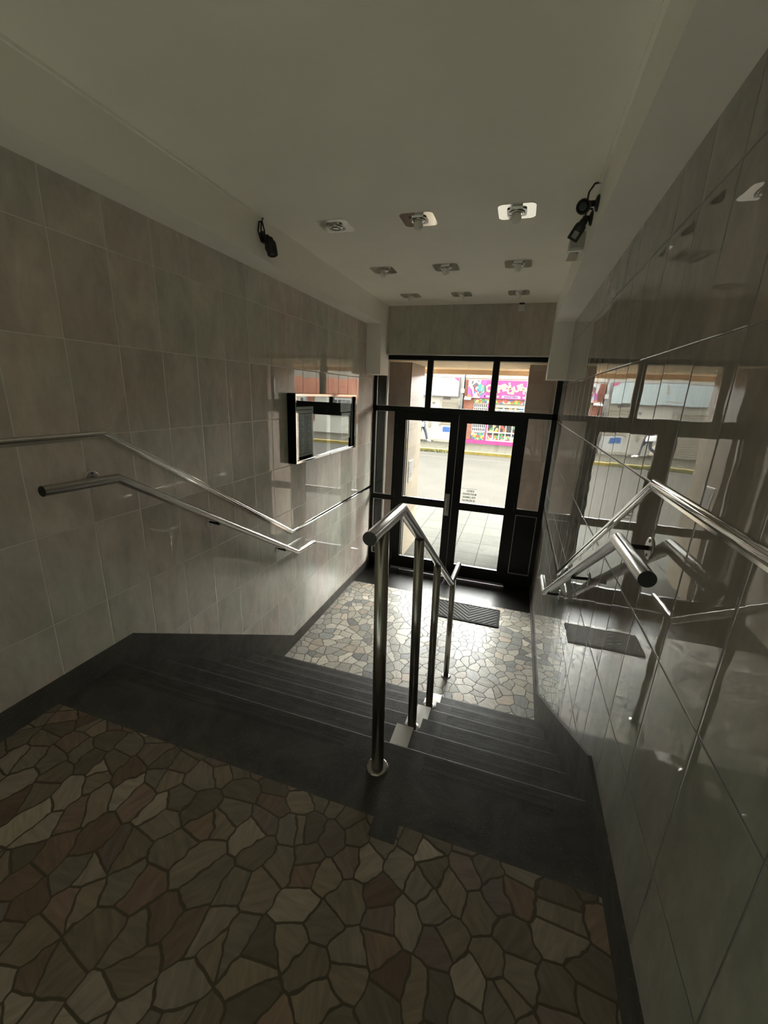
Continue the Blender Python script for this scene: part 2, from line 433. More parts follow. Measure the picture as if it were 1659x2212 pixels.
# ------------------------------------------------------------------ mesh builder
ORG = {}
class MB:
    def __init__(s):
        s.bm = bmesh.new()
        s.mi = 0
    def _tag(s, faces, smooth=False):
        for f in faces:
            f.material_index = s.mi
            f.smooth = smooth
    def box(s, x0, x1, y0, y1, z0, z1, bev=0.0):
        x0, x1 = min(x0, x1), max(x0, x1); y0, y1 = min(y0, y1), max(y0, y1); z0, z1 = min(z0, z1), max(z0, z1)
        vs = [s.bm.verts.new((x, y, z)) for x in (x0, x1) for y in (y0, y1) for z in (z0, z1)]
        q = [(0, 1, 3, 2), (4, 6, 7, 5), (0, 4, 5, 1), (2, 3, 7, 6), (0, 2, 6, 4), (1, 5, 7, 3)]
        fs = [s.bm.faces.new([vs[i] for i in f]) for f in q]
        s._tag(fs)
        if bev > 0:
            es = list({e for f in fs for e in f.edges})
            r = bmesh.ops.bevel(s.bm, geom=es, offset=bev, segments=2, affect='EDGES', profile=0.5)
            s._tag(r['faces'])
        return s
    def prism(s, poly, axis, a, b):
        """poly: 2-D points in the two other axes (in x,y,z order), extruded from a to b"""
        def p(q, t):
            if axis == 'x': return (t, q[0], q[1])
            if axis == 'y': return (q[0], t, q[1])
            return (q[0], q[1], t)
        A = [s.bm.verts.new(p(q, a)) for q in poly]
        B = [s.bm.verts.new(p(q, b)) for q in poly]
        fs = [s.bm.faces.new(A), s.bm.faces.new(B[::-1])]
        n = len(poly)
        for i in range(n):
            fs.append(s.bm.faces.new((A[i], B[i], B[(i + 1) % n], A[(i + 1) % n])))
        s._tag(fs)
        return s
    def tube(s, pts, r, n=20, caps=True, rr=None):
        pts = [Vector(p) for p in pts]
        k = len(pts)
        rings = []
        d0 = (pts[1] - pts[0]).normalized()
        ref = Vector((0, 0, 1)) if abs(d0.z) < 0.9 else Vector((1, 0, 0))
        ux = d0.cross(ref).normalized()
        uy = ux.cross(d0).normalized()
        for i in range(k):
            if i == 0: d = (pts[1] - pts[0]).normalized(); nrm = d
            elif i == k - 1: d = (pts[-1] - pts[-2]).normalized(); nrm = d
            else:
                a = (pts[i] - pts[i - 1]).normalized(); b = (pts[i + 1] - pts[i]).normalized()
                d = a; nrm = (a + b).normalized()
            # carry the frame of the incoming segment, slide every point on to the mitre plane
            if i > 0:
                dp = (pts[i] - pts[i - 1]).normalized()
                ux = (ux - dp * ux.dot(dp)).normalized(); uy = ux.cross(dp).normalized(); d = dp
            ring = []
            ra = rr[i] if rr else r
            for j in range(n):
                t = 2 * math.pi * j / n
                o = ux * math.cos(t) * ra + uy * math.sin(t) * ra
                den = d.dot(nrm)
                o = o - d * (o.dot(nrm) / den)
                ring.append(s.bm.verts.new(pts[i] + o))
            rings.append(ring)
        fs = []
        for i in range(k - 1):
            for j in range(n):
                fs.append(s.bm.faces.new((rings[i][j], rings[i + 1][j], rings[i + 1][(j + 1) % n], rings[i][(j + 1) % n])))
        s._tag(fs, True)
        if caps:
            s._tag([s.bm.faces.new(rings[0]), s.bm.faces.new(rings[-1][::-1])])
        return s
    def cyl(s, a, b, r, n=20, r1=None):
        return s.tube([a, b], r, n, True, [r, r if r1 is None else r1])
    def lathe(s, c, prof, axis=(0, 0, 1), n=24):
        """prof: (radius, along) pairs around axis through c"""
        ax = Vector(axis).normalized()
        ref = Vector((0, 0, 1)) if abs(ax.z) < 0.9 else Vector((1, 0, 0))
        ux = ax.cross(ref).normalized(); uy = ax.cross(ux).normalized()
        c = Vector(c)
        rings = [[s.bm.verts.new(c + ax * h + (ux * math.cos(2 * math.pi * j / n) + uy * math.sin(2 * math.pi * j / n)) * max(r, 1e-5)) for j in range(n)] for r, h in prof]
        fs = []
        for i in range(len(rings) - 1):
            for j in range(n):
                fs.append(s.bm.faces.new((rings[i][j], rings[i][(j + 1) % n], rings[i + 1][(j + 1) % n], rings[i + 1][j])))
        s._tag(fs, True)
        s._tag([s.bm.faces.new(rings[0][::-1]), s.bm.faces.new(rings[-1])])
        return s
    def quad(s, pts):
        f = s.bm.faces.new([s.bm.verts.new(p) for p in pts])
        s._tag([f])
        return s
    def build(s, name, mat, parent=None, sharp=None):
        bmesh.ops.recalc_face_normals(s.bm, faces=s.bm.faces)
        me = bpy.data.meshes.new(name)
        o = bpy.data.objects.new(name, me)
        COL.objects.link(o)
        org = Vector((0, 0, 0))
        if parent is not None:
            o.parent = parent
            org = ORG.get(parent.name, Vector((0, 0, 0)))
        ORG[o.name] = org
        if org.length:
            bmesh.ops.translate(s.bm, verts=s.bm.verts, vec=-org)
        s.bm.to_mesh(me)
        s.bm.free()
        for mm in (mat if isinstance(mat, (list, tuple)) else [mat]):
            me.materials.append(mm)
        return o

def tag(o, label=None, cat=None, group=None, kind=None):
    if label: o['label'] = label
    if cat: o['category'] = cat
    if group: o['group'] = group
    if kind: o['kind'] = kind
    return o
def thing(name, loc, label, cat, group=None):
    o = bpy.data.objects.new(name, None)
    o.empty_display_size = 0.05
    COL.objects.link(o)
    o.location = loc
    ORG[o.name] = Vector(loc)
    return tag(o, label, cat, group)
def struct(o, label=None):
    o['kind'] = 'structure'
    if label: o['label'] = label
    return o
def copy_tree(o, parent=None):
    c = o.copy()
    COL.objects.link(c)
    if parent is not None: c.parent = parent
    for ch in [q for q in bpy.data.objects if q.parent == o]:
        copy_tree(ch, c)
    return c
def text_mesh(name, body, size, mat, mw, parent=None, extrude=0.004, offset=0.0, align='CENTER'):
    cu = bpy.data.curves.new(name, 'FONT')
    cu.body = body; cu.size = size; cu.extrude = extrude; cu.offset = offset
    cu.align_x = align; cu.align_y = 'CENTER'
    t = bpy.data.objects.new(name, cu)
    COL.objects.link(t)
    dg = bpy.context.evaluated_depsgraph_get()
    me = bpy.data.meshes.new_from_object(t.evaluated_get(dg))
    bpy.data.objects.remove(t)
    bpy.data.curves.remove(cu)
    me.materials.clear(); me.materials.append(mat)
    org = ORG.get(parent.name, Vector((0, 0, 0))) if parent else Vector((0, 0, 0))
    me.transform(Matrix.Translation(-org) @ mw)
    o = bpy.data.objects.new(name, me)
    me.name = name
    COL.objects.link(o)
    if parent: o.parent = parent
    ORG[o.name] = org
    return o
def face_minus_y(x, y, z, rot=0.0, mirror=False):
    """text lying in the xz plane, read by somebody looking towards +y"""
    b = Matrix(((1, 0, 0), (0, 0, -1), (0, 1, 0))).to_4x4()
    if mirror:
        b = b @ Matrix.Diagonal((-1, 1, 1, 1))
    return Matrix.Translation((x, y, z)) @ b @ Matrix.Rotation(rot, 4, 'Z')

# ================================================================== SETTING: shell
# floors
struct(MB().box(XL - .02, XR + .02, YBACK, 1.008, -0.30, 0.0).build('floor', M['pave_up']), 'upper floor of warm brown and pink crazy paving')
struct(MB().box(XL - .02, XR + .02, YS + 5 * TR - 0.02, YSILL, ZL - 0.12, ZL).build('floor', M['pave_lo']), 'lower floor of polished grey crazy paving below the steps')
struct(MB().box(XL - .02, XR + .02, YSILL, 5.30, ZL - 0.12, ZL + 0.001).build('floor', M['granite_sill']), 'black granite threshold band in front of the entrance doors')
# walls
struct(MB().box(XL - 0.25, XL, YBACK, 5.30, ZL - 0.12, ZC + .3).build('wall_left', M['tile_l']), 'glossy grey tiled wall on the left')
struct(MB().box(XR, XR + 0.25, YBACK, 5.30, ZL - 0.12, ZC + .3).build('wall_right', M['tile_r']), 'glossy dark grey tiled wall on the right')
struct(MB().box(XL - .25, XR + .25, YBACK - 0.2, YBACK, -0.3, ZC + .3).build('wall_back', M['paint_back']))
struct(MB().box(XLB, XRB, 5.09, 5.32, 1.862, ZC + .02).build('wall_front', M['tile_f']), 'grey stone fascia above the entrance glazing')
struct(MB().box(XL - .25, XR + .25, YBACK - .2, 5.30, ZC, ZC + .3).build('ceiling', M['paint']))
# dropped beams along both sides with the short columns at the door end
for side, (xa, xb) in enumerate(((XL, XLB), (XRB, XR))):
    b = MB()
    b.box(xa, xb, YBACK, 5.30, ZB, ZC)
    b.box(xa, xb, 4.853, 5.168, 1.607, ZB)
    b.box(xa, xb, 5.168, 5.30, 1.86, ZB)
    struct(b.build('trim_%d' % (side + 1), M['paint_beam']), ('left', 'right')[side] + ' white boxed beam under the ceiling with a short column at the door')
# skirting following the steps
def skirting(x0, x1, name, lab):
    top = [(YBACK, .113), (1.42, .113), (3.06, -.895), (YSILL + 0.6, ZL + 0.10)]
    top = [(YBACK, .113), (1.42, .113), (3.06, ZL + .10), (5.165, ZL + .10)]
    bot = [(5.165, ZL - .05), (2.9, ZL - .05), (1.329, -0.30), (YBACK, -0.05)]
    b = MB().prism(top + bot, 'x', x0, x1)
    struct(b.build(name, M['granite']), lab)
skirting(XL, XL + 0.014, 'baseboard_left', 'dark granite skirting stepping down along the left wall')
skirting(XR - 0.014, XR, 'baseboard_right', 'dark granite skirting stepping down along the right wall')
# metal dado trim
def dado(x, s, name, lab):
    cl = [(YBACK, 1.160), (1.430, 1.160), (3.075, 0.160), (5.165, 0.160)]
    def band(lo, hi, depth, b):
        sl = math.hypot(1.645, 1.0) / 1.645
        def off(d):
            k = (sl - 1) / (1.0 / 1.645)
            return [(cl[0][0], cl[0][1] + d), (cl[1][0] + d * k, cl[1][1] + d), (cl[2][0] + d * k, cl[2][1] + d), (cl[3][0], cl[3][1] + d)]
        b.prism(off(hi) + off(lo)[::-1], 'x', x, x + s * depth)
    b = MB()
    band(-0.016, 0.019, 0.004, b)
    off = 0.006
    b.tube([(x, yy, zz + off) for yy, zz in cl], .0105, 18)
    band(-0.014, -0.006, 0.008, b)
    struct(b.build(name, M['chrome']), lab)
dado(XL, 1, 'trim_3', 'polished metal trim strip along the left wall')
dado(XR, -1, 'trim_4', 'polished metal trim strip along the right wall')
# metal lip of the fascia
struct(MB().box(XLB, XRB, 5.075, 5.12, 1.846, 1.862, .003).build('trim_5', M['plate']), 'thin metal lip under the stone fascia')

# ================================================================== stairs
st = thing('staircase', (-0.7, YS, 0), 'dark granite staircase of six risers running down to the entrance floor', 'stairs')
x0, x1 = XL + 0.012, XR - 0.012
def nosing_poly(ya, yb, z, zlow):
    """side outline of one step: tread from ya to nosing yb at height z, riser down to zlow, rounded front edge"""
    r = 0.012
    arc = [(yb - r + r * math.sin(t), z - r + r * math.cos(t)) for t in [i * math.pi / 2 / 5 for i in range(6)]]
    return [(ya, z)] + arc + [(yb, z - 0.03), (yb - 0.012, z - 0.034), (yb - 0.012, zlow), (ya, zlow)]
for k in range(6):
    ya = (1.008 if k == 0 else YS + (k - 1) * TR - 0.02)
    yb = YS + k * TR
    b = MB().prism(nosing_poly(ya, yb, -k * RI, -(k + 1) * RI - (0.02 if k < 5 else 0.0)), 'x', x0, x1)
    if k == 0:
        b.box(-0.304, -0.212, 0.942, 1.012, -0.02, 0.0006)
    b.build('step', M['granite_steps'], st)

# ================================================================== entrance glazing
Y0, Y1 = YD, YD + 0.05
zt, zh = 1.80, 1.24
win = MB()
fr = [(-1.818, -1.775, ZL, 1.86), (0.365, 0.421, ZL, 1.86)]
for a, b_, c, d in fr: win.box(a, b_, Y0, Y1, c, d)
win.box(-1.818, 0.421, Y0, Y1, zt, 1.862)                 # head
win.box(-1.818, 0.421, Y0, Y1, 1.175, zh)                 # transom bar
win.box(-1.132, -1.066, Y0, Y1, zh, zt)                   # transom mullions
win.box(-0.354, -0.287, Y0, Y1, zh, zt)
win.box(-1.523, -1.478, Y0, Y1, ZL, 1.175)                # door posts
win.box(0.082, 0.112, Y0, Y1, ZL, 1.175)
win.box(-1.775, -1.523, Y0, Y1, 0.0, 0.07)                # left side light rails
win.box(-1.775, -1.523, Y0, Y1, ZL, -0.80)
win.box(0.112, 0.365, Y0, Y1, 0.0, 0.075)
win.box(0.112, 0.365, Y0, Y1, ZL, -0.79)
W = win.build('window_1', M['frame'])
struct(W, 'black steel entrance frame with three transom lights and side lights')
def pane(x0, x1, z0, z1, name='glass_pane', parent=None, y=None):
    y = y or (Y0 + 0.026)
    return MB().box(x0 - .004, x1 + .004, y, y + 0.0015, z0 - .004, z1 + .004).build(name, M['glass'], parent)
def bead(x0, x1, z0, z1, parent, y=Y0, t=0.008, mat=None):
    b = MB()
    b.box(x0, x1, y - 0.004, y + 0.02, z0, z0 + t); b.box(x0, x1, y - 0.004, y + 0.02, z1 - t, z1)
    b.box(x0, x0 + t, y - 0.004, y + 0.02, z0 + t, z1 - t); b.box(x1 - t, x1, y - 0.004, y + 0.02, z0 + t, z1 - t)
    return b.build('glazing_bead', mat or M['bead'], parent)
for (a, b_, c, d) in ((-1.775, -1.132, zh, zt), (-1.066, -0.354, zh, zt), (-0.287, 0.365, zh, zt), (-1.775, -1.523, 0.07, 1.175),
                      (-1.775, -1.523, -0.80, 0.0), (0.112, 0.365, 0.075, 1.175)):
    pane(a, b_, c, d, 'glass_pane', W)
    bead(a, b_, c, d, W, t=0.006)
MB().box(0.108, 0.369, Y0 + .02, Y0 + .03, -0.794, 0.004).build('solid_panel', M['frame'], W)
bead(0.112, 0.365, -0.79, 0.0, W, t=0.006)
# two door leaves
def leaf(idx, x0, x1, hinge_left):
    b = MB()
    ya, yb = Y0 - 0.001, Y0 + 0.046
    gx0, gx1 = (-1.372, -0.792) if hinge_left else (-0.597, -0.026)
    zb, z1 = ZL + 0.012, 1.1745
    b.box(x0, gx0, ya, yb, zb, z1); b.box(gx1, x1, ya, yb, zb, z1)
    b.box(gx0, gx1, ya, yb, 1.082, z1); b.box(gx0, gx1, ya, yb, -0.020, 0.070); b.box(gx0, gx1, ya, yb, zb, -0.79)
    D = b.build('door_%d' % idx, M['frame'])
    struct(D, ('left' if hinge_left else 'right') + ' leaf of the black glazed entrance door')
    for c, d in ((0.070, 1.082), (-0.79, -0.020)):
        pane(gx0, gx1, c, d, 'glass_pane', D)
        bead(gx0, gx1, c, d, D, t=0.004, mat=M['frame'])
    k0, k1 = (-1.479, -0.665) if hinge_left else (-0.575, 0.074)
    MB().box(max(k0, x0), min(k1, x1), ya - 0.006, ya, -0.982, -0.957, .001).build('kick_strip', M['plate'], D)
    for z in (1.02, 0.10, -0.80):
        xh = x0 if hinge_left else x1
        MB().cyl((xh, ya - .008, z - .05), (xh, ya - .008, z + .05), .008, 10).build('hinge', M['black'], D)
    if hinge_left:
        p = MB().box(-0.785, -0.725, ya - 0.006, ya, -0.123, 0.172, .002).build('lock_plate', M['bead'], D)
        MB().cyl((-0.755, ya - .03, 0.0), (-0.755, ya, 0.0), .010, 12).tube([(-0.758, ya - .006, .11), (-0.758, ya - .04, .10), (-0.758, ya - .04, -.04), (-0.758, ya - .006, -.05)], .008, 10).build('pull_handle', M['plate'], p)
    else:
        for ln, (tx, z) in {'EDIFICIO': (-0.472, .232), 'MONITOREADO': (-0.480, .192), 'POR CAMARAS': (-0.483, .150), 'DE SEGURIDAD': (-0.485, .108)}.items():
            t = text_mesh('lettering', ln, 0.036, M['vinyl'], face_minus_y(tx, Y0 + .0225, z, 0, True) @ Matrix.Diagonal((0.66, 1, 1, 1)), D, 0.0004, 0.0009)
        MB().box(-0.592, -0.39, Y0 + .0222, Y0 + .0232, .262, .265).box(-0.592, -0.39, Y0 + .0222, Y0 + .0232, .078, .080).build('lettering_rule', M['vinyl'], D)
    return D
leaf(1, -1.478, -0.697, True)
leaf(2, -0.693, 0.082, False)
# upright chrome strip outside the left door glass
tag(MB().box(-1.390, -1.364, 5.235, 5.262, -0.995, 1.15).build('door_pull_bar', M['chrome']), 'tall polished bar standing just outside the left door glass', 'bar')
sg = thing('shutter_guide', (-1.75, 5.32, ZS), 'black shutter channel with a pale metal edge outside the left side light', 'shutter guide')
MB().box(-1.832, -1.692, 5.305, 5.365, ZS, 1.795).build('channel', M['frame'], sg)
MB().box(-1.692, -1.676, 5.300, 5.365, ZS, 1.795).build('metal_edge', M['plate'], sg)

# ================================================================== outside: recess, canopy, street
struct(MB().box(-7.0, -1.45, 5.60, 6.40, ZS - .3, 3.4).build('wall_outer', [M['stone_f']]), 'stone pier left of the entrance recess')
tag(MB().box(-1.4498, -1.438, 5.605, 6.395, ZS, 1.798).build('stone_cladding', M['stone']), 'pale stone slabs lining the left side of the entrance passage', 'cladding')
struct(MB().box(0.055, 5.5, 5.60, 6.40, ZS - .3, 3.4).build('wall_outer', M['stone_f']), 'stone pier right of the entrance recess')
struct(MB().box(-2.6, XL - .02, 5.28, 5.62, ZS - .3, 3.4).box(XR + .02, 1.4, 5.28, 5.62, ZS - .3, 3.4).build('wall_outer', M['stone_f']), 'returns beside the entrance frame')
cano = thing('canopy', (-0.7, 6.2, 1.80), 'beige concrete canopy over the pavement outside the doors', 'canopy')
MB().box(-7.0, 5.5, 5.33, 6.9, 1.80, 2.10).build('slab', M['soffit'], cano)
MB().box(-7.0, 5.5, 6.9, 7.05, 1.733, 2.30).build('edge_beam', flat('canopy_edge', (0.50, 0.37, 0.23), 0.7), cano)
struct(MB().box(-30, 30, 5.30, 9.2, ZS - .3, ZS).build('floor', M['pavement']), 'grey slab pavement outside the doors')
struct(MB().box(-45, 45, 9.2, 18.75, ZS - .3, ZS - .12).build('floor', M['asphalt']), 'pale asphalt street')
struct(MB().box(-45, 45, 18.95, YF + .5, ZS - .3, ZS).build('floor', M['pavement_far']), 'far pavement')
tag(MB().box(-45, 45, 9.2, 9.34, ZS - .12, ZS + .002).build('kerb', M['pavement']), 'near grey kerb at the edge of the pavement', 'kerb')
tag(MB().box(-45, 45, 18.72, 18.96, ZS - .12, ZS + .002).build('kerb', M['yellow']), 'yellow painted kerb on the far side of the street', 'kerb')
tag(MB().box(-45, 45, 17.15, 17.28, ZS - .12, ZS - .117).build('road_line', M['road_line']), 'thin white line along the far edge of the asphalt', 'road marking')
# weeds by the far kerb
b = MB()
for i in range(420):
    x = RND.uniform(-6.6, -2.9); y = 18.60 + RND.uniform(-.10, .06)
    h = RND.uniform(.05, .16); a = RND.uniform(0, 6.28); w = .02
    dx, dy = math.cos(a) * w, math.sin(a) * w
    lx, ly = RND.uniform(-.05, .05), RND.uniform(-.05, .05)
    b.quad([(x - dx, y - dy, ZS - .12), (x + dx, y + dy, ZS - .12), (x + dx * .3 + lx, y + dy * .3 + ly, ZS - .12 + h), (x - dx * .3 + lx, y - dy * .3 + ly, ZS - .12 + h)])
tag(b.build('grass', M['leaf']), 'weeds growing along the far yellow kerb on the left', 'grass', kind='stuff')

# --- white building with the blank sign
wb = thing('white_building', (-9.0, YF, ZS), 'white rendered building with roller shutters across the street on the left', 'building')
MB().box(-24, -2.91, YF, YF + 4, ZS - .1, 2.9).build('wall', M['white_wall'], wb)
MB().box(-24, -2.91, YF - .18, YF + .1, 2.62, 2.75).build('ledge', M['cream'], wb)
def shut(xa, xb, zt_, za=ZS + .02):
    f = MB()
    f.box(xa - .10, xa, YF - .05, YF + .02, za, zt_ + .10); f.box(xb, xb + .10, YF - .05, YF + .02, za, zt_ + .10); f.box(xa, xb, YF - .05, YF + .02, zt_, zt_ + .10)
    o = f.build('shutter_frame', M['cream'], wb)
    MB().box(xa, xb, YF - .03, YF + .02, za, zt_).build('roller_shutter', M['shutter'], o)
shut(-3.97, -3.12, 1.06, -0.15)
shut(-8.1, -5.9, 1.0)
shut(-12.0, -9.6, 1.0)
MB().box(-3.95, -3.57, YF - .04, YF + .02, 1.19, 1.31).build('fanlight', M['dark_glass'], wb)
f = MB().box(-3.98, -3.10, YF - .035, YF + .02, ZS + .02, -0.16).build('door', M['white_print'], wb)
MB().box(-3.84, -3.46, YF - .05, YF - .03, -0.50, -0.24).build('door_notice', M['blue'], f)
MB().box(-4.25, -2.98, YF - .45, YF, ZS - .05, ZS + .13).build('doorstep', M['cream'], wb)
MB().box(-4.62, -4.50, YF - .05, YF, -0.28, 0.12).build('vent_panel', M['cream'], wb)
MB().box(-4.50, -4.38, YF - .05, YF, 0.94, 1.03).build('meter_box', M['sign_edge'], wb)
MB().box(-3.10, -2.92, YF - .12, YF, 0.78, 0.93).build('grey_box', M['sign_edge'], wb)
bs = thing('blank_sign', (-7.0, YF - .2, 1.33), 'long pale blue blank shop sign across the street on the white building', 'sign')
MB().box(-7.4, -3.10, YF - .26, YF - .001, 1.335, 2.315).build('sign_box', M['sign_edge'], bs)
MB().box(-7.36, -3.14, YF - .275, YF - .255, 1.365, 2.285).build('sign_face', M['sign_blue'], bs)
MB().prism([(-3.42, 2.28), (-3.15, 2.28), (-3.15, 2.10)], 'y', YF - .281, YF - .27).build('corner_print', M['pink'], bs)
MB().box(-5.35, -5.25, YF - .281, YF - .27, 1.85, 2.2).box(-5.9, -5.2, YF - .281, YF - .27, 1.50, 1.53).build('faded_print', M['cream'], bs)
ub = thing('utility_pole', (-2.93, YF - .25, ZS), 'slim grey utility pole with a pale box between the two shop signs', 'pole')
MB().cyl((-2.93, YF - .25, ZS), (-2.93, YF - .25, 2.6), .045, 12).build('shaft', M['sign_edge'], ub)
MB().box(-2.99, -2.83, YF - .42, YF - .28, 1.55, 1.76).build('junction_box', M['white_print'], ub)

# --- toy shop
ts = thing('toy_shop', (-0.8, YF, ZS), 'toy shop with brick pier, pink plinth and colourful windows across the street', 'building')
MB().box(-2.855, 2.195, YF, YF + 4, ZS - .1, 2.9).build('wall', M['white_wall'], ts)
MB().box(-2.84, -2.33, YF - .10, YF + .01, -0.80, 2.22).build('brick_pier', M['brick'], ts)
MB().box(-2.90, 2.2, YF - .13, YF + .01, ZS - .05, -0.81).build('plinth', M['pink'], ts)
MB().box(-1.60, -1.54, YF - .09, YF + .01, -0.81, 1.3).build('post', M['pink'], ts)
g1 = MB().box(-2.29, -1.62, YF - .02, YF + .005, -0.34, 1.08).build('barred_window', M['dark_glass'], ts)
b = MB()
for i in range(8):
    x = -2.29 + i * .0957
    b.box(x - .022, x + .022, YF - .07, YF - .02, -.34, 1.08)
for z in (-.34, -.18, .02, .30, .58, .86, 1.06): b.box(-2.31, -1.60, YF - .075, YF - .02, z - .02, z + .02)
b.build('bars', M['white_print'], g1)
MB().box(-2.31, -1.62, YF - .05, YF + .005, -0.80, -0.42).build('toy_poster', M['toys'], ts)
MB().box(-2.31, -1.62, YF - .04, YF + .005, -0.42, -0.34).build('sill', M['white_print'], ts)
g2 = MB().box(-1.50, 1.9, YF - .02, YF + .005, -0.80, 0.90).build('display_window', M['toys_dark'], ts)
b = MB()
for i in range(12):
    x = -1.50 + i * .31
    b.box(x - .025, x + .025, YF - .07, YF - .02, -.80, .06)
for z in (-.78, -.36, .06, .80): b.box(-1.52, 1.92, YF - .075, YF - .02, z - .03, z + .03)
b.build('glazing_bars', M['white_print'], g2)
MB().box(-1.48, 1.88, YF - .06, YF - .021, -0.75, -0.52).build('toy_poster', M['toys'], g2)
MB().box(-2.33, 2.1, YF - .12, YF + .005, 1.09, 1.29).build('toy_frieze', M['toys'], ts)
MB().box(-2.86, 2.2, YF - .06, YF + .005, 2.30, 2.42).build('faded_lettering_band', print_mat('faded_wall_print', [(0.252, 0.2448, 0.216), (0.2376, 0.2232, 0.18), (0.252, 0.2376, 0.198), (0.1512, 0.1296, 0.108), (0.2232, 0.18, 0.108)], 12.0), ts)
MB().prism([(YF - .5, 1.22), (YF - .02, 1.40), (YF - .02, 1.43), (YF - .5, 1.25)], 'x', -2.80, -2.45).build('small_awning', M['white_print'], ts)

sg_ = thing('shop_sign', (-0.8, YF - .2, 1.33), 'pink toy shop sign with yellow block letters and a puzzle cube', 'sign')
YSG = YF - .22
MB().box(-2.67, 2.2, YSG, YF - .001, 1.325, 2.22).build('sign_box', M['pink'], sg_)
def plate_(pts, mat, name, lvl):
    y = YSG - .004 * lvl
    return MB().prism(pts, 'y', y - .004, y).build(name, mat, sg_)
plate_([(-2.66, 1.33), (-2.66, 2.21), (-2.02, 2.21), (-2.07, 1.95), (-1.95, 1.70), (-2.05, 1.33)], M['white_print'], 'white_field', 1)
plate_([(-1.95, 2.20), (-1.72, 2.20), (-1.80, 1.9), (-1.74, 1.34), (-2.05, 1.34), (-1.92, 1.7), (-2.03, 1.95)], M['purple'], 'purple_swirl', 2)
plate_([(-2.655, 1.36), (-2.655, 1.86), (-2.60, 1.92), (-2.48, 1.62), (-2.40, 1.36)], M['purple'], 'purple_swirl', 2)
plate_([(-2.58, 1.80), (-2.47, 1.74), (-2.36, 1.37), (-2.45, 1.37)], M['pink'], 'pink_swirl', 3)
plate_([(-2.65, 1.34), (-2.65, 1.52), (-2.52, 1.44), (-2.46, 1.34)], M['orange'], 'orange_swirl', 4)
plate_([(-2.52, 2.02), (-2.47, 2.18), (-2.41, 2.15), (-2.44, 2.00)], M['grey_print'], 'ball_patch', 2)
plate_([(-2.24, 2.19), (-2.10, 2.15), (-2.13, 2.11), (-2.24, 2.16)], M['grey_print'], 'ball_patch', 2)
# puzzle cube drawn as three rhombic faces of nine patches
def face9(o, u, v, cols):
    for i in range(3):
        for j in range(3):
            q = [(i + .06, j + .06), (i + .94, j + .06), (i + .94, j + .94), (i + .06, j + .94)]
            plate_([(o[0] + a * u[0] + c * v[0], o[1] + a * u[1] + c * v[1]) for a, c in q], M[cols[i * 3 + j]], 'cube_patch', 5)
oc = (-2.08, 1.42)
A = (-.118, .07); B_ = (.105, .085); Cc = (-.012, .125)
plate_([(oc[0] - .01, oc[1] - .03), (oc[0] + 3 * B_[0] + .02, oc[1] + 3 * B_[1]), (oc[0] + 3 * (B_[0] + Cc[0]), oc[1] + 3 * (B_[1] + Cc[1]) - .10),
        (oc[0] + 3 * (A[0] + B_[0] * .6 + Cc[0]), oc[1] + 3 * (A[1] + Cc[1] * .7) + .19), (oc[0] + 3 * A[0] - .03, oc[1] + 3 * (A[1] + Cc[1] * .8))], M['grey_print'], 'cube_shadow', 3)  # dark printed backing behind the cube patches
k = .62
A = (A[0] * .8, A[1] * .8); B_ = (B_[0] * .8, B_[1] * .8); Cc = (Cc[0] * .8, Cc[1] * .8)
face9(oc, A, Cc, ['red', 'white_print', 'blue', 'white_print', 'red', 'white_print', 'blue', 'red', 'grey_print'])
face9(oc, B_, Cc, ['teal', 'red', 'teal', 'teal', 'teal', 'white_print', 'letter', 'teal', 'teal'])
face9((oc[0] + 3 * Cc[0], oc[1] + 3 * Cc[1]), B_, A, ['teal', 'white_print', 'red', 'teal', 'teal', 'grey_print', 'letter', 'teal', 'white_print'])
def word(body, x, z, size, rot):
    text_mesh('letter_outline', body, size, M['white_print'], face_minus_y(x, YSG - .012, z, rot), sg_, 0.004, 0.026)
    text_mesh('letter', body, size, M['letter'], face_minus_y(x, YSG - .020, z, rot), sg_, 0.004, 0.004)
word('C', -1.62, 1.80, .46, .2)
word('PIN', -0.88, 1.86, .44, .30)
word('QUE', -0.345, 1.80, .39, .36)
word('P', 0.115, 1.74, .40, .20)
plate_([(-0.97, 1.375), (-0.05, 1.375), (-0.06, 1.50), (-0.93, 1.50)], M['lilac'], 'word_plate', 2)
text_mesh('lettering', 'JUGUETERIA', .118, M['violet_ink'], face_minus_y(-0.50, YSG - .014, 1.437), sg_, .002, .006)
plate_([(-1.82, 1.39), (-1.10, 1.39), (-1.08, 1.47), (-1.80, 1.47)], M['white_print'], 'white_bar', 2)
plate_([(0.06, 1.39), (0.6, 1.39), (0.6, 1.47), (0.06, 1.47)], M['white_print'], 'white_bar', 2)

# --- brick building on the right (seen in the left wall's reflection)
rb = thing('brick_building', (8, YF, ZS), 'terracotta building with white windows across the street on the right', 'building')
MB().box(2.2, 26, YF, YF + 4, ZS - .1, 2.9).build('wall', M['white_wall'], rb)
MB().box(2.2, 26, YF - .06, YF + .01, 1.05, 2.05).build('upper_band', M['plum_roof'], rb)
for x in (5.6, 8.6, 11.8):
    MB().box(x - .55, x - .10, YF - .05, YF + .01, -0.35, 1.0).build('brick_panel', M['brick'], rb)
    f = MB().box(x, x + 1.5, YF - .05, YF + .01, 0.0, 0.98).build('window', M['white_print'], rb)
    MB().box(x + .1, x + 1.4, YF - .06, YF - .04, 0.08, 0.90).build('window_pane', M['dark_glass'], f)
    b = MB()
    for i in range(5): b.box(x + .1 + i * .26, x + .14 + i * .26, YF - .09, YF - .055, .08, .9)
    b.build('window_grille', M['white_print'], f)

